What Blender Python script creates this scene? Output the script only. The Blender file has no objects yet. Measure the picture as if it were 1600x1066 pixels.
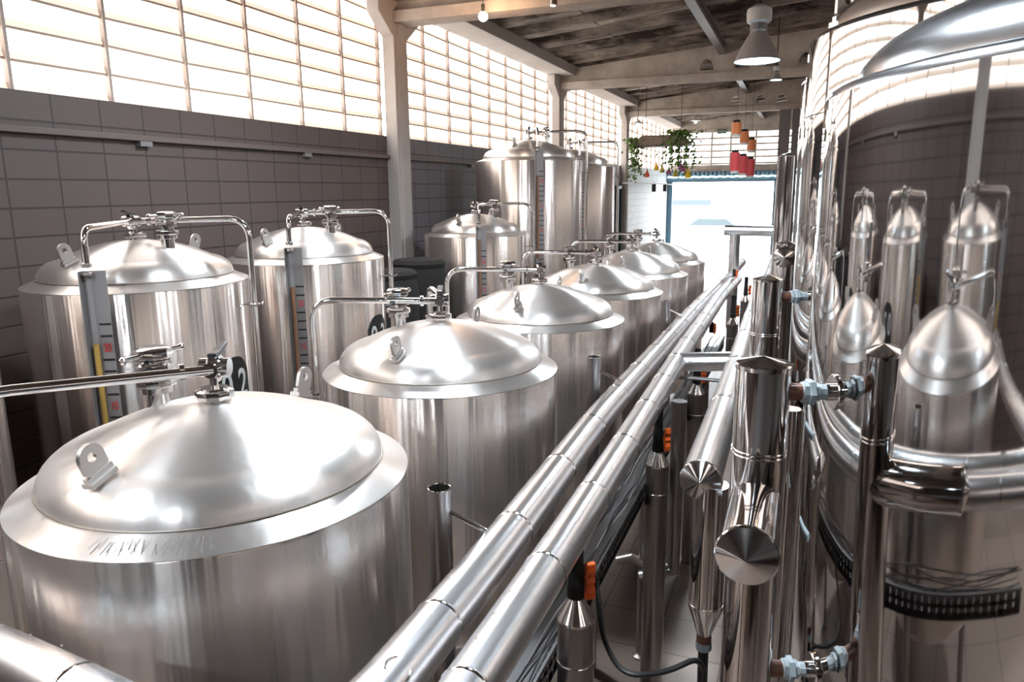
import bpy, bmesh, math, random
from mathutils import Vector, Matrix
random.seed(7)
C = bpy.context.scene.collection
scene = bpy.context.scene
H = 3.1                                            # eye height over the hall floor
pi = math.pi
# ------------------------------------------------------------------ camera
F_PX, YAW, PIT, ROL = 1158.17, .3724, .1994, -.0095
cy, sy = math.cos(YAW), math.sin(YAW)
Fw = Vector((-sy*math.cos(PIT), cy*math.cos(PIT), -math.sin(PIT)))
Rt = Vector((cy, sy, 0)); Up = Rt.cross(Fw)
c_, s_ = math.cos(ROL), math.sin(ROL)
Rt, Up = c_*Rt + s_*Up, -s_*Rt + c_*Up
cam = bpy.data.cameras.new('camera'); cam.sensor_width = 36; cam.lens = F_PX/1600*36; cam.clip_start = .05
co = bpy.data.objects.new('camera', cam); C.objects.link(co)
m = Matrix((Rt, Up, -Fw)).transposed().to_4x4(); m.translation = (0, 0, H); co.matrix_world = m
scene.camera = co
scene.view_settings.view_transform = 'Standard'; scene.view_settings.look = 'None'
scene.view_settings.gamma = 1; scene.view_settings.use_curve_mapping = False
scene.view_settings.exposure = 0.38
scene.cycles.max_bounces = 10; scene.cycles.glossy_bounces = 6; scene.cycles.diffuse_bounces = 4
scene.cycles.transmission_bounces = 6; scene.cycles.caustics_reflective = False; scene.cycles.caustics_refractive = False
scene.cycles.use_denoising = True; scene.cycles.sample_clamp_indirect = 8
# ------------------------------------------------------------------ daylight
W = bpy.data.worlds.new('daylight'); scene.world = W; W.use_nodes = True
nt = W.node_tree; nt.nodes.clear()
out = nt.nodes.new('ShaderNodeOutputWorld'); bg = nt.nodes.new('ShaderNodeBackground')
tc = nt.nodes.new('ShaderNodeTexCoord'); sp = nt.nodes.new('ShaderNodeSeparateXYZ')
mr = nt.nodes.new('ShaderNodeMapRange'); mr.inputs[1].default_value = -.6; mr.inputs[2].default_value = .8
mx = nt.nodes.new('ShaderNodeMix'); mx.data_type = 'RGBA'
mx.inputs[6].default_value = (1, .95, .88, 1); mx.inputs[7].default_value = (.86, .94, 1.0, 1)
nt.links.new(tc.outputs['Generated'], sp.inputs[0]); nt.links.new(sp.outputs[1], mr.inputs[0])
nt.links.new(mr.outputs[0], mx.inputs[0]); nt.links.new(mx.outputs[2], bg.inputs[0])
nt.links.new(bg.outputs[0], out.inputs[0]); bg.inputs[1].default_value = 7.0
def portal(name, loc, rot, sx, sy):
    l = bpy.data.lights.new(name, 'AREA'); l.shape = 'RECTANGLE'; l.size = sx; l.size_y = sy; l.energy = 1
    l.cycles.is_portal = True
    o = bpy.data.objects.new(name, l); C.objects.link(o); o.location = loc; o.rotation_euler = rot
portal('daylight_portal', (-3.2, 29.8, H-1.5), (-pi/2, 0, 0), 5.2, 3.6)

# ------------------------------------------------------------------ mesh helpers
class MB:
    def __init__(s): s.v = []; s.f = []; s.mi = []; s.m = 0; s.M = None
    def add(s, vs, fs):
        o = len(s.v)
        s.v += [tuple(s.M @ Vector(p)) if s.M else tuple(p) for p in vs]
        s.f += [tuple(i+o for i in f) for f in fs]; s.mi += [s.m]*len(fs); return s
    def box(s, x0, y0, z0, x1, y1, z1):
        vs = [(x, y, z) for x in (x0, x1) for y in (y0, y1) for z in (z0, z1)]
        return s.add(vs, [(0,1,3,2),(4,6,7,5),(0,4,5,1),(2,3,7,6),(0,2,6,4),(1,5,7,3)])
    def prism(s, poly, d, ax='x', a0=0.):
        """2D polygon extruded along an axis from a0 to d"""
        def P(u, v, w): return {'x': (w, u, v), 'y': (u, w, v), 'z': (u, v, w)}[ax]
        n = len(poly); vs = [P(u, v, a0) for u, v in poly]+[P(u, v, d) for u, v in poly]
        return s.add(vs, [tuple(range(n))[::-1], tuple(range(n, 2*n))]+[(i, (i+1) % n, n+(i+1) % n, n+i) for i in range(n)])
    def lathe(s, prof, c=(0, 0, 0), n=32, ax='z', close=True):
        vs = []; fs = []; idx = []
        def P(a, b, h):
            if ax == 'z': return (c[0]+a, c[1]+b, c[2]+h)
            if ax == 'x': return (c[0]+h, c[1]+a, c[2]+b)
            return (c[0]+a, c[1]+h, c[2]+b)
        for r, h in prof:
            if r < 1e-6: idx.append([len(vs)]); vs.append(P(0, 0, h))
            else:
                idx.append(list(range(len(vs), len(vs)+n)))
                vs += [P(r*math.cos(2*pi*k/n), r*math.sin(2*pi*k/n), h) for k in range(n)]
        for a, b in zip(idx, idx[1:]):
            for k in range(n):
                q = (k+1) % n
                if len(a) == 1 and len(b) > 1: fs.append((a[0], b[k], b[q]))
                elif len(b) == 1 and len(a) > 1: fs.append((a[k], b[0], a[q]))
                elif len(a) > 1: fs.append((a[k], b[k], b[q], a[q]))
        if close:
            if len(idx[0]) > 1: fs.append(tuple(idx[0]))
            if len(idx[-1]) > 1: fs.append(tuple(idx[-1])[::-1])
        return s.add(vs, fs)
    def cyl(s, p0, p1, r, r1=None, n=20):
        return s.tube([p0, p1], r, n, r1)
    def tube(s, pts, r, n=12, r1=None, cap=True):
        pts = [Vector(p) for p in pts]; vs = []; fs = []
        t = (pts[1]-pts[0]).normalized(); a = Vector((0, 0, 1)) if abs(t.z) < .9 else Vector((1, 0, 0))
        u = t.cross(a).normalized(); L = len(pts)
        for i, p in enumerate(pts):
            if i == 0: t = (pts[1]-pts[0]).normalized()
            elif i == L-1: t = (pts[-1]-pts[-2]).normalized()
            else: t = ((pts[i+1]-p).normalized()+(p-pts[i-1]).normalized()).normalized()
            u = (u-t*u.dot(t)).normalized(); w = t.cross(u)
            rr = r if r1 is None else r+(r1-r)*i/(L-1)
            if isinstance(r, (list, tuple)): rr = r[i]
            vs += [tuple(p+rr*(math.cos(2*pi*k/n)*u+math.sin(2*pi*k/n)*w)) for k in range(n)]
        for i in range(L-1):
            for k in range(n):
                q = (k+1) % n; fs.append((i*n+k, i*n+q, (i+1)*n+q, (i+1)*n+k))
        if cap: fs += [tuple(range(n))[::-1], tuple(range((L-1)*n, L*n))]
        return s.add(vs, fs)
    def ball(s, c, r, n=16, sc=(1, 1, 1)):
        k = n//2
        prof = [(r*math.sin(pi*i/k), -r*math.cos(pi*i/k)) for i in range(k+1)]
        prof[0] = (0, -r); prof[-1] = (0, r)
        M0 = s.M; T = Matrix.Translation(c) @ Matrix.Diagonal((*sc, 1)); s.M = (M0 @ T) if M0 else T
        s.lathe(prof, n=n); s.M = M0; return s
    def torus(s, c, R, r, n=48, k=8, ax='z'):
        vs = []; fs = []
        for i in range(n):
            a = 2*pi*i/n
            for j in range(k):
                b = 2*pi*j/k; q = R+r*math.cos(b); x, y, z = q*math.cos(a), q*math.sin(a), r*math.sin(b)
                if ax == 'y': x, y, z = x, z, y
                if ax == 'x': x, y, z = z, x, y
                vs.append((c[0]+x, c[1]+y, c[2]+z))
                fs.append((i*k+j, ((i+1) % n)*k+j, ((i+1) % n)*k+(j+1) % k, i*k+(j+1) % k))
        return s.add(vs, fs)
    def build(s, name, mat, parent=None, loc=(0, 0, 0), rz=0., smooth=35, rot=None, bevel=0):
        me = bpy.data.meshes.new(name); me.from_pydata(s.v, [], s.f)
        bm = bmesh.new(); bm.from_mesh(me); bmesh.ops.recalc_face_normals(bm, faces=bm.faces); bm.to_mesh(me); bm.free()
        for q in (mat if isinstance(mat, (list, tuple)) else [mat]): me.materials.append(q)
        me.polygons.foreach_set('material_index', s.mi)
        if smooth:
            me.polygons.foreach_set('use_smooth', [True]*len(me.polygons)); me.set_sharp_from_angle(angle=math.radians(smooth))
        return place(me, name, parent, loc, rz, rot, bevel)
def place(me, name, parent=None, loc=(0, 0, 0), rz=0., rot=None, bevel=0):
    o = bpy.data.objects.new(name, me); C.objects.link(o); o.location = loc
    o.rotation_euler = rot if rot else (0, 0, rz)
    if parent: o.parent = parent
    if bevel:
        b = o.modifiers.new('bevel', 'BEVEL'); b.width = bevel; b.segments = 2; b.limit_method = 'ANGLE'; b.angle_limit = .7
    return o
def tag(o, label, cat, group=None, kind=None):
    o['label'] = label; o['category'] = cat
    if group: o['group'] = group
    if kind: o['kind'] = kind
    return o
def struct(o): o['kind'] = 'structure'; return o
def thing(name, loc, label, cat, group=None, rz=0.):
    o = bpy.data.objects.new(name, None); C.objects.link(o); o.location = loc; o.rotation_euler = (0, 0, rz)
    o.empty_display_size = .1
    return tag(o, label, cat, group)
def copy_tree(o, parent=None):
    c = o.copy(); C.objects.link(c)
    if parent: c.parent = parent
    for ch in o.children: copy_tree(ch, c)
    return c
def fillet(pts, r, k=7):
    pts = [Vector(p) for p in pts]; res = [pts[0]]
    for i in range(1, len(pts)-1):
        a, b, c = pts[i-1], pts[i], pts[i+1]
        rr = min(r, (b-a).length*.49, (c-b).length*.49)
        p, q = b+(a-b).normalized()*rr, b+(c-b).normalized()*rr
        for j in range(k+1):
            t = j/k; res.append((1-t)**2*p+2*t*(1-t)*b+t*t*q)
    return res+[pts[-1]]
def text(s, name, mat, parent, loc, rot, size, ext=.001, al='CENTER', sx=1.):
    cu = bpy.data.curves.new(name, 'FONT'); cu.body = s; cu.size = size; cu.extrude = ext; cu.align_x = al; cu.align_y = 'CENTER'
    cu.materials.append(mat); cu.offset = size*.012
    o = bpy.data.objects.new(name, cu); C.objects.link(o); o.location = loc; o.rotation_euler = rot; o.scale = (sx, 1, 1)
    if parent: o.parent = parent
    return o

# ------------------------------------------------------------------ materials
def nodes(name):
    m = bpy.data.materials.new(name); m.use_nodes = True; t = m.node_tree
    return m, t, t.nodes['Principled BSDF']
def setp(p, col=None, rough=None, metal=None, **k):
    if col: p.inputs['Base Color'].default_value = (*col, 1)
    if rough is not None: p.inputs['Roughness'].default_value = rough
    if metal is not None: p.inputs['Metallic'].default_value = metal
    for a, b in k.items(): p.inputs[a].default_value = b
def coords(t, scale=(1, 1, 1), src='Object', loc=(0, 0, 0)):
    tc = t.nodes.new('ShaderNodeTexCoord'); mp = t.nodes.new('ShaderNodeMapping')
    mp.inputs['Scale'].default_value = scale; mp.inputs['Location'].default_value = loc
    t.links.new(tc.outputs[src], mp.inputs[0]); return mp.outputs[0]
def noise(t, vec, sc, det=4, rough=.6):
    n = t.nodes.new('ShaderNodeTexNoise'); n.inputs['Scale'].default_value = sc; n.inputs['Detail'].default_value = det
    n.inputs['Roughness'].default_value = rough; t.links.new(vec, n.inputs['Vector']); return n.outputs[0]
def ramp(t, fac, a, b, p0=.3, p1=.7):
    r = t.nodes.new('ShaderNodeValToRGB'); r.color_ramp.elements[0].color = (*a, 1); r.color_ramp.elements[1].color = (*b, 1)
    r.color_ramp.elements[0].position = p0; r.color_ramp.elements[1].position = p1; t.links.new(fac, r.inputs[0]); return r.outputs[0]
def rng(t, fac, a, b, f0=.3, f1=.7):
    r = t.nodes.new('ShaderNodeMapRange'); t.links.new(fac, r.inputs[0])
    for i, x in enumerate((f0, f1, a, b)): r.inputs[i+1].default_value = x
    return r.outputs[0]
def bump(t, p, h, strength=.2, dist=.01):
    b = t.nodes.new('ShaderNodeBump'); b.inputs['Strength'].default_value = strength; b.inputs['Distance'].default_value = dist
    t.links.new(h, b.inputs['Height']); t.links.new(b.outputs[0], p.inputs['Normal'])
def plain(name, col, rough=.5, metal=0., **k):
    m, t, p = nodes(name); setp(p, col, rough, metal, **k); return m
AR = .25
def brushed(name, col, rough, aniso, bs=(2, 2, 160), bst=.05, rot=0., wv=.45):
    m, t, p = nodes(name); setp(p, col, rough, .9)
    p.inputs['Anisotropic'].default_value = aniso; p.inputs['Anisotropic Rotation'].default_value = rot
    tg = t.nodes.new('ShaderNodeTangent'); tg.direction_type = 'RADIAL'; tg.axis = 'Z'
    t.links.new(tg.outputs[0], p.inputs['Tangent'])
    v = coords(t, bs); n = noise(t, v, 1.5, 3); 
    b1 = t.nodes.new('ShaderNodeBump'); b1.inputs['Strength'].default_value = wv; b1.inputs['Distance'].default_value = .02
    t.links.new(noise(t, coords(t, (4.5, 4.5, .14)), 2.2, 2.5, .5), b1.inputs['Height'])
    b2 = t.nodes.new('ShaderNodeBump'); b2.inputs['Strength'].default_value = bst; b2.inputs['Distance'].default_value = .002
    t.links.new(n, b2.inputs['Height']); t.links.new(b1.outputs[0], b2.inputs['Normal']); t.links.new(b2.outputs[0], p.inputs['Normal'])
    return m
def wavy(name, col, rough, sc=(2, 2, .4), nsc=1.4, st=.1, dist=.05, spots=True, metal=1.0):
    m, t, p = nodes(name); setp(p, col, rough, metal)
    n = noise(t, coords(t, sc), nsc, 1.5, .4); bump(t, p, n, st, dist)
    if False:
        n2 = noise(t, coords(t, (1, 1, 1)), 7, 6, .7); t.links.new(rng(t, n2, rough*.8, rough*1.5, .3, .8), p.inputs['Roughness'])
    return m
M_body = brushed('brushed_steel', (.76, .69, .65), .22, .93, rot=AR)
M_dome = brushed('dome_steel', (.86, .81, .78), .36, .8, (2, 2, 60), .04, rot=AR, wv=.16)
M_mirror = wavy('mirror_steel', (.61, .59, .58), .04, (1.6, 1.6, .25), 1.6, .14, .03, metal=1.)
M_bigdome = wavy('satin_dome_steel', (.66, .66, .68), .2, (1, 1, 1), 1.5, .05, .02)
M_clad = wavy('aluminium_cladding', (.86, .86, .88), .27, (2, 2, 2), 1.5, .04, .01)
M_pipe = wavy('polished_pipe_steel', (.72, .69, .68), .07, (2, 2, 1), 3., .12, .01)
M_dull = wavy('dull_pipe_steel', (.36, .34, .34), .3, (2, 2, 1), 4., .08, .01)
M_chrome = plain('polished_fitting', (.80, .78, .77), .1, 1.)
M_lug = plain('satin_lug_steel', (.62, .59, .57), .38, 1.)
M_seam = plain('weld_seam', (.45, .40, .36), .45, 1.)
M_black = plain('black_plastic', (.02, .019, .02), .35)
M_dark = plain('dark_rubber', (.014, .012, .012), .8)
M_orange = plain('orange_plastic', (.85, .13, .02), .45)
M_pvc = plain('grey_blue_pvc', (.46, .53, .57), .4)
M_tape = plain('white_thread_tape', (.75, .76, .78), .6)
M_brown = plain('brown_pipe_nipple', (.20, .09, .06), .35)
M_white = plain('white_enamel', (.75, .74, .72), .4)
M_red = plain('red_figures', (.75, .05, .05), .5)
M_grey = plain('gauge_board_grey', (.32, .30, .30), .45, .3)
M_steelpaint = plain('painted_steel', (.24, .22, .22), .5)
M_wire = plain('grey_wire', (.28, .26, .25), .4)
def emis(name, col, st, base=(.8, .8, .8)):
    m, t, p = nodes(name); setp(p, base, .4); p.inputs['Emission Color'].default_value = (*col, 1); p.inputs['Emission Strength'].default_value = st; return m
def glassm(name, col, a, rough=.05):
    m, t, p = nodes(name); setp(p, col, rough); p.inputs['Alpha'].default_value = a; return m
M_glass = glassm('clear_tube_glass', (.75, .75, .74), .10)
M_yellow = plain('yellow_liquid', (.62, .36, .03), .25)
M_beer = plain('brown_liquid', (.30, .11, .03), .25)
def concrete(name, a, b, sc=2., st=.25):
    m, t, p = nodes(name); v = coords(t); n = noise(t, v, sc, 8, .65); n2 = noise(t, v, sc*14, 4)
    t.links.new(ramp(t, n, a, b), p.inputs['Base Color']); setp(p, rough=.85); bump(t, p, n2, st, .01); return m
M_conc = concrete('beige_concrete', (.45, .38, .33), (.78, .70, .62))
M_col = concrete('painted_concrete_column', (.50, .455, .435), (.60, .56, .53), 1., .1)
def roofmat():
    m, t, p = nodes('stained_fibre_cement'); v = coords(t, (.35, 1, 1)); n = noise(t, v, 1.6, 9, .72)
    n2 = noise(t, coords(t, (1, 2.5, 1)), 1.1, 5, .6)
    a = ramp(t, n, (.06, .038, .03), (.85, .72, .62), .40, .66); b = ramp(t, n2, (.45, .45, .45), (1, 1, 1), .35, .65)
    mu = t.nodes.new('ShaderNodeMix'); mu.data_type = 'RGBA'; mu.blend_type = 'MULTIPLY'; mu.inputs[0].default_value = 1
    t.links.new(a, mu.inputs[6]); t.links.new(b, mu.inputs[7]); t.links.new(mu.outputs[2], p.inputs['Base Color'])
    setp(p, rough=.9); bump(t, p, n, .3, .02); return m
M_roof = roofmat()
def blocks(name, y0, c1, c2, mortar, w=.4, h=.2, z0=H+.1127, ax='yz', ms=.008, rough=.55, bst=.5):
    m, t, p = nodes(name); tc = t.nodes.new('ShaderNodeNewGeometry'); sx = t.nodes.new('ShaderNodeSeparateXYZ')
    cb = t.nodes.new('ShaderNodeCombineXYZ'); t.links.new(tc.outputs['Position'], sx.inputs[0])
    for k, (axis, off) in enumerate(zip(ax, (y0, z0))):
        a = t.nodes.new('ShaderNodeMath'); a.operation = 'SUBTRACT'; a.inputs[1].default_value = off-100*(w if k == 0 else h)
        t.links.new(sx.outputs['xyz'.index(axis)], a.inputs[0]); t.links.new(a.outputs[0], cb.inputs[k])
    br = t.nodes.new('ShaderNodeTexBrick'); br.offset = 0; br.squash = 1
    br.inputs['Scale'].default_value = 1; br.inputs['Brick Width'].default_value = w; br.inputs['Row Height'].default_value = h
    br.inputs['Mortar Size'].default_value = ms; br.inputs['Mortar Smooth'].default_value = .3
    br.inputs['Color1'].default_value = (*c1, 1); br.inputs['Color2'].default_value = (*c2, 1); br.inputs['Mortar'].default_value = (*mortar, 1)
    t.links.new(cb.outputs[0], br.inputs['Vector']); t.links.new(br.outputs[0], p.inputs['Base Color'])
    iv = t.nodes.new('ShaderNodeMath'); iv.operation = 'SUBTRACT'; iv.inputs[0].default_value = 1
    t.links.new(br.outputs[1], iv.inputs[1]); bump(t, p, iv.outputs[0], bst, .01); setp(p, rough=rough); return m
DK = (.108, .077, .070); DK2 = (.12, .087, .080)
M_wallA = blocks('dark_block_wall', 3.56, DK, DK2, (.045, .034, .033))
M_wallB = blocks('dark_block_wall_second_bay', 9.327, (.16, .145, .16), (.18, .16, .175), (.06, .05, .055))
M_wallC = blocks('white_block_wall', 15.4, (.62, .66, .70), (.66, .70, .74), (.45, .48, .52))
M_floor = blocks('beige_floor_tiles', .12, (.34, .26, .215), (.38, .29, .24), (.16, .12, .10), .45, .45, 5.05, 'xy', .006, .3, .2)
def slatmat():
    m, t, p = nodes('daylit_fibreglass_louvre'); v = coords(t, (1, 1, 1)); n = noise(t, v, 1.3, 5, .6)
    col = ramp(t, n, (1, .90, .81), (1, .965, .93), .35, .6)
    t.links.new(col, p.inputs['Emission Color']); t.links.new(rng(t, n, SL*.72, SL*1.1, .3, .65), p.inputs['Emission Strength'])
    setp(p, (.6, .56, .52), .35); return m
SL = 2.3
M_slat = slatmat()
M_slatedge = plain('louvre_edge', (.60, .46, .36), .6)
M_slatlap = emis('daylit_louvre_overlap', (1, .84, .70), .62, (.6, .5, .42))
M_mull = plain('louvre_mullion', (.48, .38, .33), .5)
M_green = plain('leaf_green', (.16, .28, .05), .6); M_leaf2 = plain('leaf_dark_green', (.06, .11, .025), .6)
M_cool = emis('cool_lamp_glow', (.45, .78, 1), 30); M_warm = emis('warm_bulb_glow', (1, .62, .36), 30)
M_led = emis('led_string_glow', (.65, 1, .95), 5)

# ------------------------------------------------------------------ the room
XL, XR, Y0, Y1 = -5.07, 4.3, -7., 30.
def cordlen(x, z): return zroof(x)+.29-z
def zroof(x): return H+2.47+.085*(x+4.74)
b = MB().box(XL-.3, Y0-.3, -.2, XR+.3, Y1+.2, 0); struct(b.build('floor', M_floor, smooth=0))
SILL, HEAD = H+.712, H+2.33
BAYS = [(-4.8, 1.98), (1.98, 8.77), (8.77, 15.57), (15.57, 21.95), (21.95, Y1)]
b = MB()
for i, (a, c) in enumerate([(Y0, 8.77), (8.77, 15.57), (15.57, Y1)]):
    b.m = i; b.box(XL-.2, a, 0, XL, c, SILL)
b.m = 0; b.box(XL-.2, Y0, SILL, XL, Y0+2.0, zroof(XL))
b.m = 3; b.box(XL-.2, Y0+2.0, HEAD+.14, XL, Y1, zroof(XL)+.1)
struct(b.build('wall_left', [M_wallA, M_wallB, M_wallC, M_conc], smooth=0))
# clear grouping of louvred windows in the bays
def louvre_window(n, ya, yb, x, z0, z1, pitch, mw, face=1, first=None):
    fr = MB()
    ys = []; y = first if first is not None else ya+mw
    while y < yb-.1: ys.append(y); y += mw
    for y in ys: fr.box(x-.035, y-.012, z0, x+.012, y+.012, z1)
    w = struct(fr.build('window_%d' % n, M_mull, smooth=0))
    sl = MB(); k = 0; z = z0-.02
    edges = [ya]+ys+[yb]
    for i in range(len(edges)-1):
        z = z0-.02
        while z < z1:
            dz = random.uniform(-.006, .006); t = .009; top = min(z+pitch*1.16, z1+.03)
            A, B = edges[i]+.006, edges[i+1]-.006
            # a tilted pane: foot outside, head inside, so panes overlap like shingles
            x0, x1 = x-.015*face, x-.075*face
            vs = [(x0, A, z+dz), (x0, B, z-dz), (x1, B, top-dz), (x1, A, top+dz)]
            vs += [(p[0]-t*face, p[1], p[2]) for p in vs]
            sl.m = 0; sl.add(vs, [(0,1,2,3),(4,7,6,5),(0,3,7,4),(1,5,6,2),(3,2,6,7)])
            sl.m = 1; sl.add([vs[0], vs[1], vs[5], vs[4], (x0+.002*face, A, z+dz+.017), (x0+.002*face, B, z-dz+.017), (x0-t*face, B, z-dz+.012), (x0-t*face, A, z+dz+.012)],
                             [(0,1,2,3),(0,4,5,1),(4,7,6,5)])
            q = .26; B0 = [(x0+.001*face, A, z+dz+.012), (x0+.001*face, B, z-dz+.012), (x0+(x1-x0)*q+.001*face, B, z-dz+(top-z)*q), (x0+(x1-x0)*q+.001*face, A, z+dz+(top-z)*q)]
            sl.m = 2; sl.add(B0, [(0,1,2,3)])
            sl.m = 0
            z += pitch
    sl.build('louvre_panes', [M_slat, M_slatedge, M_slatlap], w, smooth=0)
    return w
n = 1
for (a, c), first in zip(BAYS, (None, 3.693-.8*2, 9.74, 16.5, 22.6)):
    if first is None: first = a+.7
    louvre_window(n, a+.15, c-.15, XL-.02, SILL, HEAD, .212, .803 if n == 2 else .78, 1, first+(.0 if n != 2 else .803)); n += 1
# right wall with added fill light louvres, and the wall behind the viewpoint
b = MB(); b.box(XR, Y0, 0, XR+.2, Y1, SILL); b.box(XR, Y0, HEAD, XR+.2, Y1, zroof(XR)+.3)
struct(b.build('wall_right', M_wallB, smooth=0))
fill_louvres = louvre_window(n, Y0, 16, XR+.02, SILL, HEAD, .212, .8, -1); n += 1
SL = 1.0; fill_louvres.children[0].data.materials[0] = slatmat(); fill_louvres.children[0].data.materials[2] = M_slatedge
b = MB().box(XR, 16, SILL, XR+.2, Y1, HEAD); struct(b.build('trim_9', M_conc, smooth=0))
b = MB(); b.box(XL-.2, Y0-.2, 0, XR+.2, Y0, 7)
struct(b.build('wall_back', plain('dark_back_wall', (.045, .036, .034), .8), smooth=0))
M_deck = plain('dark_deck_steel', (.04, .033, .032), .6)
b = MB().box(-1.4, -5.5, H-1.66, XR, .12, H-1.6); b.box(-1.4, .08, H-1.8, XR, .14, H-1.6)
for x in (-1.3, 1.4, 4.1):
    for y in (-5.3, 0.0): b.box(x-.05, y-.05, 0, x+.05, y+.05, H-1.66)
struct(b.build('floor', M_deck, smooth=0))
# roof sheets: deep trapezoid ribs running up the slope
b = MB(); prof = []; y = Y0-.3; P = .92
while y < Y1+.3:
    prof += [(y, .26), (y+.14, 0), (y+.44, 0), (y+.58, .26)]; y += P
vs = []; fs = []
XS = [XL-.4, -3.3, -3.28, -.9, -.88, 1.6, 1.62, XR+.3]
for i, x in enumerate(XS):
    off = .012*(i//2)
    for (yy, zz) in prof: vs.append((x, yy, zroof(x)+.02+zz+off))
L = len(prof)
for i in range(len(XS)-1):
    for k in range(L-1): fs.append((i*L+k, i*L+k+1, (i+1)*L+k+1, (i+1)*L+k))
up = [(x, y, z+.05) for x, y, z in vs]; N = len(vs)
b.add(vs+up, fs+[tuple(N+i for i in f)[::-1] for f in fs]); struct(b.build('ceiling', M_roof, smooth=0))
# columns with flared heads
def column(n, y, x0=XL+.0, x1=-4.9, zt=HEAD):
    prof = [(y-.165, 0), (y+.165, 0), (y+.165, H+1.90), (y+.5, H+2.14), (y+.5, zt), (y-.5, zt), (y-.5, H+2.14), (y-.165, H+1.90)]
    b = MB().prism(prof, x1, 'x', x0); b.box(x0-.03, y-.1, 0, x1+.015, y+.1, H+2.1)
    return struct(b.build('column_%d' % n, M_col, smooth=0, bevel=.01))
for i, y in enumerate((1.98, 8.765, 15.565, 21.95)): column(i+1, y)
b = MB().box(XL-.02, -4.8, HEAD, -4.58, Y1, H+2.52); struct(b.build('beam_1', M_col, smooth=0, bevel=.01))
# cross rafters: flange with a web that deepens along the roof slope, half-round openings in the web
for i, y in enumerate((1.98, 8.765, 15.565, 21.95)):
    b = MB(); b.box(-4.95, y-.17, H+2.07, XR, y+.17, H+2.20)
    holes = [x for x in (-1.95, -1.3, -.75, -.15, .5, 1.1)]; xs = [XL]
    def arc(xc):
        return [(xc-.15, H+2.27)]+[(xc+.15*math.cos(a)*.9, H+2.27+.22*math.sin(a)) for a in [pi-pi*k/8 for k in range(9)]]+[(xc+.15, H+2.27)]
    # web as strips above and between the openings
    lo = H+2.2; prev = XL
    for hx in holes:
        b.prism([(prev, lo), (hx-.15, lo), (hx-.15, zroof(hx-.15)), (prev, zroof(prev))], y+.06, 'y', y-.06)
        b.prism([(hx-.15, lo), (hx+.15, lo), (hx+.15, H+2.27), (hx-.15, H+2.27)], y+.06, 'y', y-.06)
        A = arc(hx)[1:-1]; cut = [(hx-.15, H+2.27)]+A+[(hx+.15, H+2.27)]
        for (p, q) in zip(cut, cut[1:]):
            if abs(p[0]-q[0]) > 1e-4:
                b.prism([p, q, (q[0], zroof(q[0])), (p[0], zroof(p[0]))], y+.06, 'y', y-.06)
        prev = hx+.15
    b.prism([(prev, lo), (XR, lo), (XR, zroof(XR)), (prev, zroof(prev))], y+.06, 'y', y-.06)
    struct(b.build('beam_%d' % (i+2), M_conc, smooth=0))
    if i: # shallow tie above
        pass
b = MB(); b.box(-1.72, Y0, H+2.54, -1.58, Y1, H+2.56); b.box(-1.72, Y0, H+2.7, -1.58, Y1, H+2.72); b.box(-1.66, Y0, H+2.55, -1.64, Y1, H+2.71)
struct(b.build('beam_7', M_steelpaint, smooth=0))
b = MB().box(-.78, 21.8, 0, -.5, 22.1, H+2.07); b.box(-.45, 21.85, 0, -.2, 22.05, H+2.07); struct(b.build('column_6', M_steelpaint, smooth=0, bevel=.01))
# conduit on the left wall
b = MB(); b.box(XL, -4, H+.425, XL+.055, 24, H+.47)
r = b.build('wall_rail', plain('rail_paint', (.15, .115, .105), .5), smooth=0, bevel=.005)
tag(r, 'grey square rail running along the dark block wall under the windows', 'rail')
for y in (4.73, 6.88, 11.2, 13.4):
    MB().box(XL, y-.06, H+.385, XL+.05, y+.06, H+.425).build('rail_bracket', M_steelpaint, r, smooth=0)
# far end wall
b = MB()
b.box(XL-.2, Y1, 0, -5.02, Y1+.2, H+.28); b.box(-1.02, Y1, 0, XR, Y1+.2, H+.28)
b.box(XL-.2, Y1, H+.28, XR, Y1+.2, H+.82); b.box(XL-.2, Y1, H+2.12, XR, Y1+.2, zroof(XR)+.3)
b.box(XL-.2, Y1-.02, H+2.12, XR, Y1, H+2.24); b.box(XL-.2, Y1-.03, H+.74, XR, Y1, H+.84)
struct(b.build('wall_front', M_conc, smooth=0))
fr = MB()
for x in (-4.7, -3.45, -2.75, -1.85, -.9, 0.1): fr.box(x-.03, Y1-.06, H+.82, x+.03, Y1+.1, H+2.12)
fr.box(XL, Y1-.05, H+.82, XR, Y1+.05, H+.92)
w8 = struct(fr.build('window_8', M_conc, smooth=0))
sl = MB()
for k in range(5):
    z = H+.95+k*.235
    sl.m = 0; sl.add([(XL, Y1+.14, z+.16), (XR, Y1+.14, z+.16), (XR, Y1+.02, z+.03), (XL, Y1+.02, z+.03)], [(0,1,2,3)])
    sl.m = 1; sl.box(XL, Y1-.02, z-.02, XR, Y1+.03, z+.035)
sl.build('louvre_panes', [emis('far_louvre_daylight', (.97, .97, 1), .9), M_slatedge], w8, smooth=0)
M_blue = plain('blue_grey_sheet', (.10, .15, .21), .5)
b = MB()
for k in range(26):
    x = -5.05+k*.157; b.box(x, Y1-.35, H+.28, x+.12, Y1-.02, H+.68)
b.box(-5.05, Y1-.36, H+.28, -1., Y1-.3, H+.44)
tag(b.build('door_canopy', M_blue, smooth=0), 'blue grey corrugated roller housing over the bright far doorway', 'canopy')
b = MB()
for k in range(90): b.ball((-5.0+k*.0445, Y1-.42, H+.47+.012*math.sin(k*.9)), .03, 6)
tag(b.build('light_string', M_led), 'glowing pale string of LED light under the canopy of the far doorway', 'string light')
b = MB(); b.box(-5.05, Y1-.1, 0, -4.88, Y1, H+.3); b.box(-1.12, Y1-.1, 0, -1., Y1, H+.3)
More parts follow.
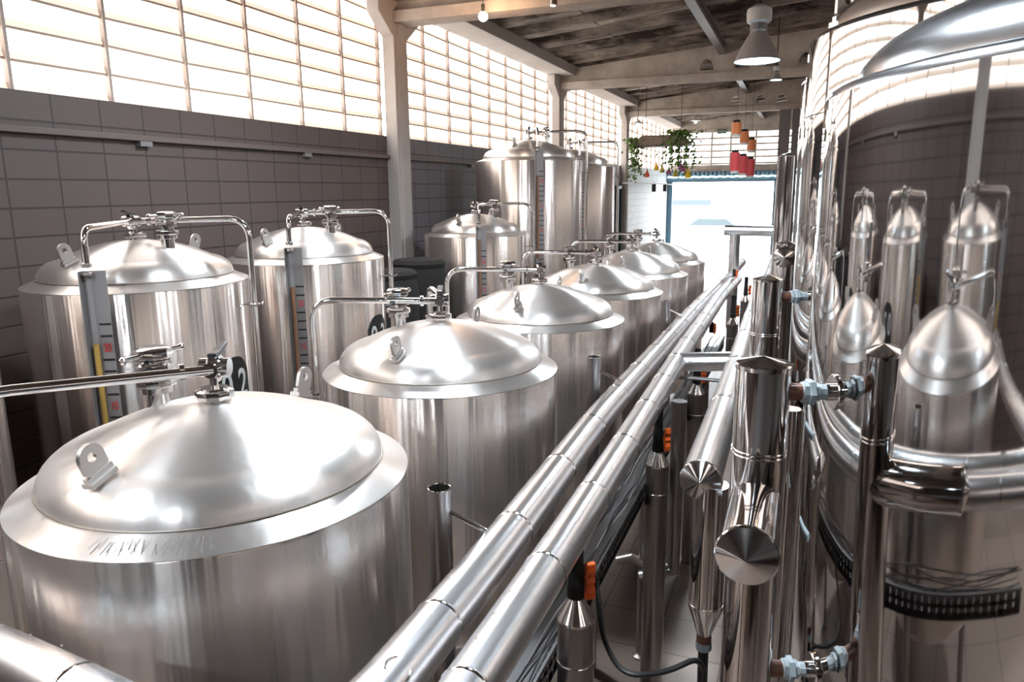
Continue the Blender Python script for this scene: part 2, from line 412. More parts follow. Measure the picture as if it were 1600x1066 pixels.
struct(b.build('door_1', plain('blue_door_jamb', (.12, .26, .36), .4), smooth=0))
# outside
M_out = plain('sunlit_concrete_yard', (.85, .86, .86), .9)
b = MB().box(-30, Y1+.2, -.3, 25, 75, -.02); struct(b.build('road', M_out, smooth=0))
b = MB(); b.box(-30, 60, 0, 20, 62, 2.6); b.m = 1; b.box(-30, 59.9, 1.9, -6.8, 60, 2.3)  # low white facade with a dark blue band of its own
tag(b.build('street_building', [plain('white_facade', (.8, .82, .84), .8), plain('dark_blue_band', (.06, .085, .11), .6)], smooth=0), 'pale low building across the yard beyond the doorway', 'building')
def car(x, y, label, col):
    t = thing('car', (x, y, 0), label, 'car', None, .05)
    b = MB().prism([(-2.1,.35),(2.1,.35),(2.12,.8),(1.3,.95),(.7,1.42),(-1.0,1.45),(-1.7,.98),(-2.1,.9)], .8, 'y', -.8)
    b.build('body', plain('car_paint', col, .25), t, smooth=0, bevel=.06)
    b = MB().prism([(-1.5,.98),(1.15,.98),(.66,1.36),(-.95,1.39)], .81, 'y', -.81); b.build('window', plain('car_glass', (.05, .075, .09), .3), t, smooth=0)
    for sx in (-1.35, 1.35):
        for s in (-1, 1): MB().cyl((sx, s*.66, .33), (sx, s*.84, .33), .33).build('wheel', plain('wheel_grey', (.5, .52, .55), .6), t)
car(-8.6, 44, 'white car seen through the doorway, nearest the blue jamb', (.8, .84, .88))
car(-5.0, 47, 'pale blue car parked behind the white one in the yard', (.55, .68, .78))
# daylit side door and panels on the left wall near the end
b = MB()
for y in (21.2, 21.6, 22.3): b.box(XL-.01, y, 0, XL+.08, y+.1, H+.12)
b.box(XL-.01, 21.2, H+.04, XL+.1, 22.4, H+.12)
d = struct(b.build('door_2', plain('dark_green_frame', (.03, .06, .06), .4), smooth=0))
MB().box(XL, 21.3, 0, XL+.03, 22.3, H+.04).build('glazing', plain('grey_blue_pane', (.28, .34, .40), .15), d, smooth=0)
r = MB().tube([(XL+.35, 20.5, H+.2), (XL+.35, 29.5, H+.2)], .02, 8).build('lamp_rail', M_steelpaint)
MB().tube([(XL, 22.5, H+.2), (XL+.35, 22.5, H+.2)], .015, 6).build('arm', M_steelpaint, r)
tag(r, 'thin rail with arm below the far left window by the doorway', 'rail')
for y in (25.2, 27.3):
    s = MB(); s.cyl((XL+.35, y, H+.19), (XL+.35, y, H-.06), .07); o = s.build('spotlight', M_black)
    tag(o, 'small black spotlight hanging from the rail ' + ('beside the open doorway' if y > 26 else 'nearer the dark framed door'), 'spotlight', 'spotlights on the side rail')

# ------------------------------------------------------------------ tank fittings
def nut(b, c, r, h, n=10, ax='z'):
    prof = [(r*.80, 0), (r*.98, h*.12), (r, h*.25), (r, h*.75), (r*.98, h*.88), (r*.80, h)]
    b.lathe(prof, c, n=n, ax=ax)
def dome_prof(Rd, rise, z0, n=40):
    pr = []
    kn = .25
    # knuckle then shallow crown
    zk = rise*.50
    for i in range(9):
        a = (pi/2)*i/8*.88
        pr.append((Rd-(1-math.cos(a))*Rd*kn, z0+math.sin(a)*zk))
    r0, zz0 = pr[-1]; s0 = 1
    for i in range(1, n+1):
        t = i/n; r = r0*(1-t)
        z = zz0+(z0+rise-zz0)*(1-(1-t)**1.0*(1-t*.0))  # linear crown
        z = zz0+(z0+rise-zz0)*(1-(1-t)**2.0)
        pr.append((max(r, 0), z))
    return pr
CACHE = {}
def cached(key, fn, name, mat, parent, **k):
    """build a mesh once, reuse its data for the repeats"""
    kk = (key, mat.name if not isinstance(mat, list) else key)
    if kk in CACHE:
        return place(CACHE[kk], name, parent, k.get('loc', (0, 0, 0)), k.get('rz', 0.), k.get('rot'), k.get('bevel', 0))
    o = fn().build(name, mat, parent, **k); CACHE[kk] = o.data; return o
def lug_mb(sc=1.):
    b = MB(); w = .04*sc; h = .095*sc; t = .007*sc
    pts = [(-w, 0)]+[(w*math.cos(a), h-w+w*math.sin(a)) for a in [pi-pi*k/12 for k in range(13)]]+[(w, 0)]
    hole = [(.015*sc*math.cos(a), h-w+.015*sc*math.sin(a)) for a in [2*pi*k/16 for k in range(16)]]
    # ring of quads between outline and hole
    out_ = []
    for hx, hz in hole:
        a = math.atan2(hz-(h-w), hx)
        if math.sin(a) >= -1e-6: out_.append((w*math.cos(a), h-w+w*math.sin(a)))
        else:
            k = (h-w)/abs(math.sin(a)); X = math.cos(a)*k
            if abs(X) > w: k = w/abs(math.cos(a))
            out_.append((k*math.cos(a), h-w+k*math.sin(a)))
    n = 16
    vs = [(x, -t, z) for x, z in out_]+[(x, -t, z) for x, z in hole]+[(x, t, z) for x, z in out_]+[(x, t, z) for x, z in hole]
    fs = []
    for i in range(n):
        j = (i+1) % n
        fs += [(i, j, n+j, n+i), (2*n+i, 3*n+i, 3*n+j, 2*n+j), (i, 2*n+i, 2*n+j, j), (n+i, n+j, 3*n+j, 3*n+i)]
    b.add(vs, fs); b.box(-w*1.1, -.010*sc, -.02*sc, w*1.1, .010*sc, .006*sc)
    b.prism([(-w*1.2, -.02*sc), (w*1.2, -.02*sc), (w*1.1, .02*sc), (-w*1.1, .02*sc)], -.010*sc, 'z', -.025*sc)
    return b
ARM = .70
def make_tank(x, y, rim, label, name='fermentation_tank', R=.667, flip=0., gauge=True, level=-.6, liquid=None, plate=None, arm=(.932, .363), hook=False, group=None, cat='tank', seamy=False, figs=True):
    t = thing(name, (x, y, 0), label, cat, group, flip)
    Rd = R*.862; led = .045; rise = .225 if R < .7 else .27; zb = .75
    key = (round(R, 3), round(rim, 3))
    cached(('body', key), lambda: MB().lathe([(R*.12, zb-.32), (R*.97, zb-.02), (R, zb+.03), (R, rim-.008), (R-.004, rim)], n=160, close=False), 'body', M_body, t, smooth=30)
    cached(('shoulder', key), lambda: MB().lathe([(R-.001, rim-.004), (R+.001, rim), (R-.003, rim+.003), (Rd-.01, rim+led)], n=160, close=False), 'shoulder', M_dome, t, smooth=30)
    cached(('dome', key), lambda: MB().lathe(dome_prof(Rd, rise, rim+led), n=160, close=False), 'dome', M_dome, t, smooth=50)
    cached(('weld', key), lambda: MB().torus((0, 0, rim+led+.001), Rd+.001, .0028, 120, 6), 'weld_bead', M_seam, t)
    az = rim+led+rise
    for s in (-1, 1):
        r_ = .49*R/.667
        a = -s*0.33
        cached(('lug',), lambda: lug_mb(1.05), 'lifting_lug', M_lug, t, loc=(0, s*r_, az-.088), rot=(0, s*.34, pi/2), smooth=30)
    for sx in (-1, 1):
        for s in (-1, 1):
            cached(('leg', key), lambda: (lambda b: (b.cyl((0, 0, .03), (0, 0, zb+.02), .035), b.cyl((0, 0, 0), (0, 0, .03), .055), b)[2])(MB()), 'leg', M_dull, t, loc=(sx*R*.62, s*R*.62, 0))
    # centre nozzle: flange nut, neck, tee with the ball valve
    def nz():
        b = MB(); b.lathe([(.034, -.02), (.034, .018)]); nut(b, (0, 0, .008), .066, .036); b.lathe([(.05, .04), (.045, .05)])
        b.cyl((0, 0, .045), (0, 0, .115), .015); return b
    cached(('nozzle',), nz, 'nozzle', M_chrome, t, loc=(0, 0, az), smooth=30)
    za = az+.115
    def valve():
        b = MB(); d = Vector((.3, -.68, 0)).normalized()
        b.ball(tuple(d*.03), .042, 16); b.cyl(tuple(d*-.03), tuple(d*.085), .027)
        e = Vector((d.y, -d.x, 0))
        b.cyl(tuple(d*.03-e*.05), tuple(d*.03+e*.05), .034); b.cyl(tuple(d*.03-e*.012), tuple(d*.03+e*.012), .052); return b
    v = cached(('valve',), valve, 'ball_valve', M_chrome, t, loc=(0, 0, za), smooth=30)
    def hd():
        b = MB(); d = Vector((.3, -.68, 0)).normalized(); a = math.atan2(d.y, d.x)
        b.M = Matrix.Translation((d.x*.03, d.y*.03, .04)) @ Matrix.Rotation(a, 4, 'Z')
        b.prism([(-.03, 0), (.03, 0), (.1, .022), (.1, .034), (.02, .018), (-.03, .016)], .016, 'y', -.016)
        b.cyl((0, 0, -.02), (0, 0, .01), .009); return b
    cached(('hd',), hd, 'handle', M_black, v, smooth=0, bevel=.004)
    if arm:
        rr = R+.065; ax_, ay_ = arm[0]*rr, arm[1]*rr; key = key+arm
        def armf():
            b = MB(); b.tube(fillet([(-.02, 0, za), (ax_, ay_, za+.012), (ax_, ay_, .9)], .14, 9), .0185, 14)
            d = Vector((ax_, ay_, 0)).normalized()
            for k in (.10,):
                b.tube([d*(k-.008)+Vector((0, 0, za+.001)), d*(k+.008)+Vector((0, 0, za+.001))], .030, 12)
            return b
        a_ = cached(('arm', key), armf, 'drop_pipe', M_chrome, t, smooth=30)
        def clip():
            b = MB(); d = Vector((ax_, ay_, 0)).normalized(); z = rim-.16
            b.tube([d*(R-.01)+Vector((0, 0, z)), d*(rr+.05)+Vector((0, 0, z))], .006, 8)
            b.tube([d*(rr-.02)+Vector((0, 0, z)), d*(rr+.02)+Vector((0, 0, z))], .02, 10)
            e = Vector((-d.y, d.x, 0)); q = d*(rr+.05)+Vector((0, 0, z)); b.tube([q-e*.03+Vector((0,0,.012)), q, q+e*.03+Vector((0,0,.012))], .005, 6); return b
        cached(('clip', key), clip, 'pipe_clip', M_chrome, a_, smooth=30)
    # off-centre sanitary port: neck, butterfly valve and wing cap
    zp = az-.055
    def port():
        b = MB(); b.lathe([(.036, -.06), (.036, .075)]); b.lathe([(.04, .05), (.052, .054), (.052, .075)]); nut(b, (0, 0, .07), .062, .03)
        b.lathe([(.04, .1), (.04, .125)]); b.lathe([(.055, .112), (.055, .12)], n=24); return b
    p = cached(('port',), port, 'port', M_chrome, t, loc=(.27, .0, zp), smooth=30); p.scale = (1.12, 1.12, 1.2)
    def cap():
        b = MB(); nut(b, (0, 0, .155), .058, .038, 8); b.lathe([(.046, .12), (.056, .126), (.056, .14), (.046, .146), (.05, .155)], n=8)
        b.cyl((0, -.115, .172), (0, .115, .172), .0085); b.ball((0, -.118, .172), .0125, 10); b.ball((0, .118, .172), .0125, 10); return b
    cached(('cap',), cap, 'wing_cap', M_chrome, p, smooth=30)
    def ph():
        b = MB(); b.M = Matrix.Rotation(pi*.58, 4, 'Z'); b.box(.04, -.011, .128, .19, .011, .135); b.prism([(.04, .122), (.08, .122), (.19, .13), (.19, .136), (.04, .142)], .012, 'y', -.012); return b
    cached(('ph',), ph, 'handle', M_black, p, smooth=0, bevel=.002)
    if gauge:
        ga = math.radians(-62); g = Vector((math.cos(ga), math.sin(ga), 0)); e = Vector((-g.y, g.x, 0)); rr = R+.075
        gp = g*rr; zt = rim+.16; zb_ = .95
        def gpipe():
            b = MB(); b.tube(fillet([(g.x*.05, g.y*.05, za), tuple(gp+Vector((0, 0, za-.01))), tuple(gp+Vector((0, 0, zt+.02)))], .11, 9), .019, 14)
            nut(b, tuple(gp+Vector((0, 0, zt))), .028, .028); nut(b, tuple(gp+Vector((0, 0, zt-.045))), .028, .02); return b
        cached(('gpipe', key), gpipe, 'gauge_pipe', M_chrome, t, smooth=30)
        cached(('gtube', key), lambda: MB().cyl(tuple(gp+Vector((0, 0, zb_))), tuple(gp+Vector((0, 0, zt-.03))), .0165), 'sight_tube', M_glass, t)
        MB().cyl(tuple(gp+Vector((0, 0, zb_))), tuple(gp+Vector((0, 0, rim+level))), .0158, n=14).build('liquid', liquid or M_beer, t)
        def board():
            b = MB(); b.M = Matrix.Translation(gp) @ Matrix.Rotation(ga+pi/2, 4, 'Z')
            b.box(-.035, .022, zb_, .085, .028, zt-.02); b.box(-.04, -.03, zb_, -.034, .028, zt-.02); return b
        gb = cached(('board', key), board, 'gauge_board', M_grey, t, smooth=0)
        def ticks():
            b = MB(); b.M = Matrix.Translation(gp) @ Matrix.Rotation(ga+pi/2, 4, 'Z')
            z = rim-.16; k = 0
            while z > zb_+.05:
                if k % 5 != 2: b.box(.02, .0195, z-.006, .083, .0225, z+.006)
                z -= .068; k += 1
            return b
        cached(('ticks', key), ticks, 'tick_marks', M_black, gb, smooth=0)
        if figs:
            v = 20; z = rim-.16-.068*2
            while z > zb_+.1 and v > 0:
                q = gp+e*.052-Vector((g.x, g.y, 0))*(-.0)+Vector((0, 0, z)); q = q-g*.018
                text('%d' % v, 'figure', M_red, gb, tuple(q), (pi/2, 0, ga+pi/2), .068, .001, 'CENTER', .62); v -= 5; z -= .068*5
    if hook:
        def hk():
            b = MB(); b.tube(fillet([(.0, -.04, za+.01), (.17, -.20, za+.05), (.17, -.20, az-.06)], .07, 8), .018, 14)
            nut(b, (.17, -.20, az-.035), .03, .028); b.cyl((.10, -.2, az-.045), (.2, -.2, az-.045), .012); return b
        cached(('hook',), hk, 'relief_pipe', M_chrome, t, smooth=30)
    if plate:
        pa = math.radians(4); zc = rim-.66
        def plt():
            b = MB(); n_ = 16; w = .30; pts = []
            for i in range(n_+1):
                a = (i/n_-.5)*w/R*1.0; top = .19-.19*(abs(i/n_-.5)*2)**3*.55
                pts.append((a, top))
            vs = []
            for rr_ in (R-.002, R+.004):
                for a, tp in pts:
                    vs.append((rr_*math.cos(pa+a), rr_*math.sin(pa+a), zc+tp)); vs.append((rr_*math.cos(pa+a), rr_*math.sin(pa+a), zc-.17))
            k = 2*(n_+1); fs = []
            for i in range(n_):
                fs += [(2*i, 2*i+1, 2*i+3, 2*i+2), (k+2*i, k+2*i+2, k+2*i+3, k+2*i+1), (2*i, 2*i+2, k+2*i+2, k+2*i), (2*i+1, k+2*i+1, k+2*i+3, 2*i+3)]
            b.add(vs, fs); return b
        pl = cached(('plate', key), plt, 'number_plate', M_black, t, smooth=0)
        for ch, da in zip(plate, (-.075, .075)):
            a = pa+da/R
            text(ch, 'figure', M_white, pl, ((R+.006)*math.cos(a), (R+.006)*math.sin(a), zc+.0), (pi/2, 0, a+pi/2), .26, .001, 'CENTER', .75)
    return t
def Z(z): return H+z
M_scr = plain('scratch_grey', (.25, .23, .22), .6, .6)
ordF = ['nearest the camera, scratched on its shoulder', 'second from the camera', 'third from the camera', 'fourth from the camera', 'fifth from the camera', 'farthest, beside the open doorway']
for i, (x, y) in enumerate([(-1.91, 1.985), (-1.895, 3.73), (-1.91, 5.50), (-1.905, 7.19), (-1.905, 8.87), (-1.905, 10.5)]):
    t_ = make_tank(x, y, Z(-.99), 'domed steel tank beside the long pipes, ' + ordF[i], flip=pi, arm=(.62, .784) if i == 0 else (.932, .363), hook=(i == 1),  gauge=False, group='tanks along the insulated pipes', figs=False)
    if i == 0:
        b = MB(); rr = random.Random(4)
        for k in range(30):
            a = math.radians(-80+1.05*k+rr.uniform(-.6, .6))-pi; w = rr.uniform(.0006, .0014); r0 = rr.uniform(.592, .615); r1 = rr.uniform(.63, .655); da = rr.uniform(-.02, .02)
            def sp_(r, a, o): return (r*math.cos(a)-o*math.sin(a), r*math.sin(a)+o*math.cos(a), Z(-.99)+.045*(.667-r)/.092+.0012)
            b.add([sp_(r0, a, -w), sp_(r0, a, w), sp_(r1, a+da, w), sp_(r1, a+da, -w)], [(0, 1, 2, 3)])
        b.build('scratches', M_scr, t_, smooth=0)
WL = ['steel tank by the dark wall, cut by the picture edge', 'steel tank by the dark wall with plate 02 and yellow sight tube', 'steel tank by the dark wall with plate 03 and brown sight tube', 'steel tank by the dark wall in front of the tall tanks, brown sight tube']
for i, (x, y, lq, lv, pl) in enumerate([(-4., 1.83, M_yellow, -.5, '01'), (-4., 3.6, M_yellow, -.27, '02'), (-4., 5.35, M_beer, -.16, '03'), (-4., 8.95, M_beer, -.02, '05')]):
    make_tank(x, y, Z(-.55), WL[i], flip=0, level=lv, liquid=lq, plate=pl, group='tanks along the block wall')
for i, (x, y) in enumerate([(-3.9, 10.75), (-3.95, 13.0)]):
    make_tank(x, y, Z(.43) if i == 0 else Z(.40), 'tall steel tank reaching the louvred window, ' + ('nearer one with long sight tube' if i == 0 else 'partly hidden behind the other tall one'), name='tall_tank', R=.80, flip=.0, level=-.22, liquid=M_beer, group='tall tanks by the wall')

# ------------------------------------------------------------------ the big mirror tanks
def big_tank(x, y, R, rim, label, seam=None, dm=None, la=1.09):
    t = thing('storage_tank', (x, y, 0), label, 'tank', 'big mirror finished tanks')
    MB().lathe([(R*.2, .25), (R*.97, .55), (R, .62), (R, rim-.03)], n=256, close=False).build('body', M_mirror, t, smooth=30)
    MB().lathe([(R, rim-.03), (R-.004, rim-.012), (R-.022, rim), (R*.93, rim+.012)], n=256, close=False).build('rim', M_bigdome, t, smooth=60)
    Rd = R*.935
    MB().lathe(dome_prof(Rd, .36, rim+.008), n=200, close=False).build('dome', dm or M_bigdome, t, smooth=60)
    for a in (pi*la, pi*(la-1)):
        MB().M
        cached(('biglug',), lambda: lug_mb(1.8), 'lifting_lug', M_seam, t, loc=(Rd*.94*math.cos(a), Rd*.94*math.sin(a), rim+.07), rz=a+.3, smooth=30)
    for k in range(4):
        a = pi/4+k*pi/2; MB().cyl((R*.8*math.cos(a), R*.8*math.sin(a), 0), (R*.8*math.cos(a), R*.8*math.sin(a), .6), .06).build('leg', M_dull, t)
    if seam:
        for z in seam: MB().torus((0, 0, z), R, .0035, 200, 6).build('seam', M_chrome, t)
    return t
big_tank(1.2875, 2.60, 1.25, Z(.284), 'huge mirror polished tank nearest the camera, reflecting the smaller tanks', la=1.6)
big_tank(1.21, 5.20, 1.25, Z(.875), 'mirror polished tank with lug on its brownish dome, behind the nearest one', [Z(.42)], plain('tarnished_dome', (.50, .38, .31), .38, .75))
big_tank(1.15, 7.85, 1.25, Z(.975), 'mirror polished tank farthest down the row, only a sliver showing')

# ------------------------------------------------------------------ polished insulated pipes with cone caps by the big tanks
def cone_cap(b, c, r, h, ax='z', sgn=1):
    b.lathe([(r*1.03, -.012*sgn), (r*1.05, 0), (r*1.0, .004*sgn)]+[(r*(1-k), (.004+(h*1.25-.004)*k)*sgn) for k in (.2, .4, .6, .8, .94, .985)]+[(0, h*1.25*sgn)], c, n=48, ax=ax)
def union(parent_loc, p, q, label, r=.03):
    """threaded pipe union between p and q: brown nipple, blue grey nuts, white tape, steel clamp"""
    p, q = Vector(p), Vector(q); L = (q-p).length
    t = thing('pipe_union', p, label, 'pipe union', 'blue grey pipe unions')
    M = (q-p).to_track_quat('Z', 'Y').to_matrix().to_4x4()
    def part(name, mat, fn):
        b = MB(); b.M = M; fn(b); return b.build(name, mat, t, smooth=30)
    part('nipple', M_brown, lambda b: b.lathe([(r*.92, -.01), (r*.92, L*.30)], n=28))
    part('thread_tape', M_tape, lambda b: (b.lathe([(r*.98, L*.27), (r*.98, L*.31)], n=28), b.lathe([(r*.85, L*.62), (r*.85, L*.66)], n=28)))
    part('hex_nut', M_pvc, lambda b: (b.lathe([(r*1.0, L*.30), (r*1.16, L*.31), (r*1.16, L*.42)], n=8), b.lathe([(r*1.3, L*.40), (r*1.42, L*.42), (r*1.42, L*.52), (r*1.3, L*.54)], n=6), b.lathe([(r*1.02, L*.52), (r*1.02, L*.63)], n=8)))
    part('coupling', M_pvc, lambda b: b.lathe([(r*.8, L*.64), (r*.8, L*.8)], n=10))
    part('flange', M_chrome, lambda b: (b.lathe([(r*.9, L*.78), (r*.9, L*.98)], n=28), b.lathe([(r*1.75, L*.93), (r*1.85, L*.95), (r*1.85, L*1.0)], n=40)))
    return t
def steam_pipe(x, y, ztop, r, label, stub=None, rings=(), unions=()):
    t = thing('insulated_standpipe', (x, y, 0), label, 'pipe', 'polished standpipes by the big tanks')
    b = MB().cyl((0, 0, .35), (0, 0, ztop), r, n=64); b.build('pipe', M_pipe, t, smooth=30)
    b = MB(); cone_cap(b, (0, 0, ztop), r, r*.25); b.build('cone_cap', M_chrome, t, smooth=20)
    for z in rings:
        b = MB(); b.torus((0, 0, z), r, .003, 64, 6); b.torus((0, 0, z-.012), r, .003, 64, 6); b.build('joint_ring', M_chrome, t)
    if stub:
        z, L = stub
        b = MB(); b.tube([(0, 0, z), (0, -L, z)], r*.98, 64); s = b.build('branch', M_pipe, t, smooth=30)
        b = MB(); cone_cap(b, (0, -L, z), r, r*.36, 'y', -1); b.build('cone_cap', M_chrome, s, smooth=20)
        b = MB(); b.torus((0, -L+.005, z), r, .003, 64, 6, 'y'); b.build('joint_ring', M_chrome, s)
    b = MB().cyl((0, 0, 0), (0, 0, .36), r*.35); b.build('foot', M_dull, t)
    return t
P1 = Vector((-.078, 2.115)); T1 = Vector((1.2875, 2.60)); nrm = (P1-T1).normalized()
steam_pipe(P1.x, P1.y, Z(-.475), .0735, 'polished pipe with cone cap nearest the camera, reflected in the big tank', (Z(-.87), .37), (Z(-.72),))
for z, lb in ((Z(-.556), 'upper union joining the nearest polished pipe to the big tank'), (Z(-1.42), 'lower union joining the nearest polished pipe to the big tank')):
    a = P1-nrm*.07; q = T1+nrm*1.248
    union(None, (a.x, a.y, z), (q.x, q.y, z), lb, .027)
P1b = Vector((-.172, 4.55)); T2 = Vector((1.21, 5.20)); nb = (P1b-T2).normalized()
steam_pipe(P1b.x, P1b.y, Z(-.515), .083, 'second polished cone capped pipe, standing behind the nearest one', (Z(-1.05), .4), (Z(-.83),))
a = P1b-nb*.08; q = T2+nb*1.248; union(None, (a.x, a.y, Z(-.62)), (q.x, q.y, Z(-.62)), 'union joining the second polished pipe to its tank', .032)
steam_pipe(-.14, 7.4, Z(-.5), .09, 'third polished pipe, its round end cap facing the camera', (Z(-.6), .35), ())
steam_pipe(-.205, 9.1, Z(.36), .115, 'tall polished pipe by the far doorway beside the grey pillar', None, ())
t = thing('cross_pipe', (0, 10.6, 0), 'polished pipe bridge across the bright doorway, standing on one leg', 'pipe')
MB().tube([(-1.0, 0, Z(-.55)), (-.1, 0, Z(-.56))], .07, 32).build('pipe', M_clad, t, smooth=30)
MB().cyl((-.86, 0, 1.2), (-.86, 0, Z(-.6)), .07, n=32).build('leg', M_clad, t, smooth=30)
# thin dark riser between the pipe and the tank
t = thing('riser_pipe', (.0, 2.98, 0), 'thin dark riser behind the nearest polished pipe', 'pipe')
MB().cyl((0, 0, .1), (0, 0, Z(-.84)), .04, n=24).build('pipe', M_pipe, t)
for z in (-.88, -1.27): MB().tube([(-.09, -.3, Z(z)), (-.04, -.1, Z(z))], .017, 10).build('coupling', M_pvc, t)

# ------------------------------------------------------------------ long insulated pipes
def run_pipe(name, pts, r, label, caps=None, pitch=.62, first=.3, mat=None, collar=None):
    o = thing(name, (0, 0, 0), label, 'pipe', 'long insulated pipes down the hall')
    P = fillet(pts, .35, 6) if len(pts) > 2 else [Vector(p) for p in pts]
    MB().tube(P, r, 48).build('cladding', mat or M_clad, o, smooth=40)
    # joint rings
    acc = 0; nxt = first; b = MB(); rv = MB()
    for a, c in zip(P, P[1:]):
        L = (c-a).length; d = (c-a).normalized()
        while nxt <= acc+L:
            p = a+d*(nxt-acc); MB().tube([p-d*.006, p-d*.003, p+d*.003, p+d*.006], [r, r+.0025, r+.0025, r], 48, cap=False).build('joint_ring', M_chrome, o, smooth=60)
            u = d.cross(Vector((0, 0, 1))).normalized()
            for k in range(1, 5):
                q = p+d*(pitch*k/5); w = Vector((0, 0, 1)); rv.ball(tuple(q+w*r*.94-u*r*.34), .0035, 6)
            nxt += pitch
        acc += L
    k = rv.build('rivets', M_seam, o, smooth=60)
    if caps:
        for (c, sg) in caps:
            b = MB(); cone_cap(b, c, r, r*.36, 'y', sg); b.build('cone_cap', M_chrome, o, smooth=20)
            b = MB(); b.torus(c, r, .0035, 64, 6, 'y'); b.build('joint_ring', M_chrome, o)
    return o
pa = run_pipe('insulated_pipe', [(-3.2, 1.21, Z(-1.235)), (-2.1, 1.19, Z(-1.225)), (-.885, 1.03, Z(-1.20)), (-.897, 2.1, Z(-1.2)), (-.96, 3.7, Z(-1.2)), (-.975, 7.5, Z(-1.2)), (-.95, 10.2, Z(-1.2)), (-.93, 13, Z(-1.2))], .074,
         'insulated silver pipe closest to the domed tanks, turning off at the bottom', first=.35)
b = MB(); b.M = Matrix.Translation((-.80, 1.62, Z(-1.135))); b.torus((0, 0, 0), .032, .004, 32, 8); b.lathe([(.03, -.01), (.03, .004)]); 
o = MB(); o.M = Matrix.Translation((-.853, 1.40, Z(-1.139))) @ Matrix.Rotation(.57, 4, 'Y'); o.torus((0, 0, -.003), .034, .003, 32, 8); o.build('port_cover', M_chrome, pa, smooth=30)
run_pipe('insulated_pipe', [(-.69, .9, Z(-1.2)), (-.703, 2.07, Z(-1.2)), (-.726, 3.3, Z(-1.2)), (-.79, 5.6, Z(-1.2)), (-.83, 8.6, Z(-1.2)), (-.80, 10.5, Z(-1.2))], .070,
         'middle insulated silver pipe with orange valves along its underside', first=.55)
run_pipe('insulated_pipe', [(-.322, 2.90, Z(-1.15)), (-.345, 5.2, Z(-1.15)), (-.43, 9.9, Z(-1.15)), (-.45, 13, Z(-1.15))], .080,
         'insulated silver pipe ending in a cone cap beside the standpipes', caps=[((-.322, 2.90, Z(-1.15)), -1)], first=1.05, pitch=1.0)
t = thing('branch_pipe', (0, 5.2, 0), 'short bluish silver pipe linking the two long pipes', 'pipe')
MB().tube([(-.77, 0, Z(-1.2)), (-.36, .03, Z(-1.17))], .068, 40).build('cladding', M_clad, t, smooth=40)
MB().tube([(-.77, .0, Z(-1.31)), (-.36, .0, Z(-1.31))], .014, 10).build('tie_rod', M_dull, t)
# orange handled valves and the cone capped pipes that rise to the middle pipe
def valve_stub(x, y, r, zc, label, vl, cone=True):
    t = thing('cone_capped_pipe', (x, y, 0), label, 'pipe', 'dark cone capped pipes under the middle pipe')
    MB().cyl((0, 0, 0), (0, 0, zc), r, n=40).build('pipe', M_dull, t, smooth=30)
    MB().lathe([(r*1.03, zc-.006), (r*1.03, zc+.004), (r*.25, zc+r*1.35), (r*.25, zc+r*1.5)], n=40).build('cone', M_chrome, t, smooth=30)
    MB().torus((0, 0, zc-.17), r, .003, 48, 6).build('joint_ring', M_chrome, t)
    v = thing('valve', (x, y, zc+r*1.4), vl, 'valve', 'orange handled valves')
    hgt = Z(-1.27)-(zc+r*1.4)
    MB().lathe([(.034, -.01), (.034, .03), (.03, .035), (.03, .11), (.026, .12), (.026, hgt+.02)], n=16).build('body', M_dark, v)
    b = MB(); h = hgt*.45
    b.M = Matrix.Translation((.05, -.01, .07)) @ Matrix.Rotation(-.9, 4, 'Z') @ Matrix.Scale(1.15, 4)
    b.cyl((-.03, 0, 0), (0, 0, 0), .012)
    b.prism([(.0, -.062), (.017, -.06), (.02, -.035), (.012, -.014), (.02, 0), (.012, .014), (.02, .035), (.017, .06), (.0, .062)], .016, 'y', -.016)
    b.build('handle', M_orange, v, smooth=0, bevel=.004)
    return t
SP = [(-.685, 2.37, .068, Z(-1.53), 'nearest the camera'), (-.72, 4.2, .068, Z(-1.60), 'second from the camera'), (-.725, 5.95, .068, Z(-1.62), 'third from the camera'), (-.725, 9.2, .068, Z(-1.6), 'fourth from the camera'), (-.72, 11.2, .068, Z(-1.6), 'farthest away')]
for x, y, r, zc, nm in SP:
    valve_stub(x, y, r, zc, 'dark steel pipe with cone top under the middle pipe, '+nm, 'valve with orange handle on the cone capped pipe '+nm)
for (x, y, z, lb) in ((-.76, 7.2, -1.305, 'orange valve between the second pair of cone capped pipes'), (-.945, 11.3, -1.1, 'orange valve on top of the far end of the tank-side pipe'), (-.815, 10.2, -1.1, 'orange valve on top of the far end of the middle pipe')):
    v = thing('valve', (x, y, Z(z)), lb, 'valve', 'orange handled valves')
    MB().cyl((0, 0, -.04), (0, 0, .06), .02).build('body', M_dark, v)
    MB().prism([(.02, -.05), (.04, -.05), (.045, 0), (.04, .05), (.02, .05)], .014, 'y', -.014).build('handle', M_orange, v, smooth=0, bevel=.004)
# pipe hanging under the cone capped run, reducing to a hose
t = thing('drop_pipe', (-.285, 2.95, 0), 'dark polished pipe hanging under the cap of the outer run, tapering to a hose', 'pipe')
MB().cyl((0, 0, Z(-1.72)), (0, 0, Z(-1.18)), .071, n=48).build('pipe', M_pipe, t, smooth=30)
MB().lathe([(.03, Z(-1.86)), (.074, Z(-1.725)), (.074, Z(-1.71))], n=48).build('reducer', M_chrome, t, smooth=30)
MB().cyl((0, 0, Z(-1.90)), (0, 0, Z(-1.85)), .031, n=24).build('nipple', M_brown, t)
MB().lathe([(.034, Z(-1.93)), (.034, Z(-1.895))], n=8).build('nut', M_pvc, t, smooth=30)
MB().tube(fillet([(0, 0, Z(-1.92)), (.0, .01, Z(-2.1)), (.02, .05, Z(-2.6)), (.1, .3, .03)], .1), .022).build('hose', M_black, t)
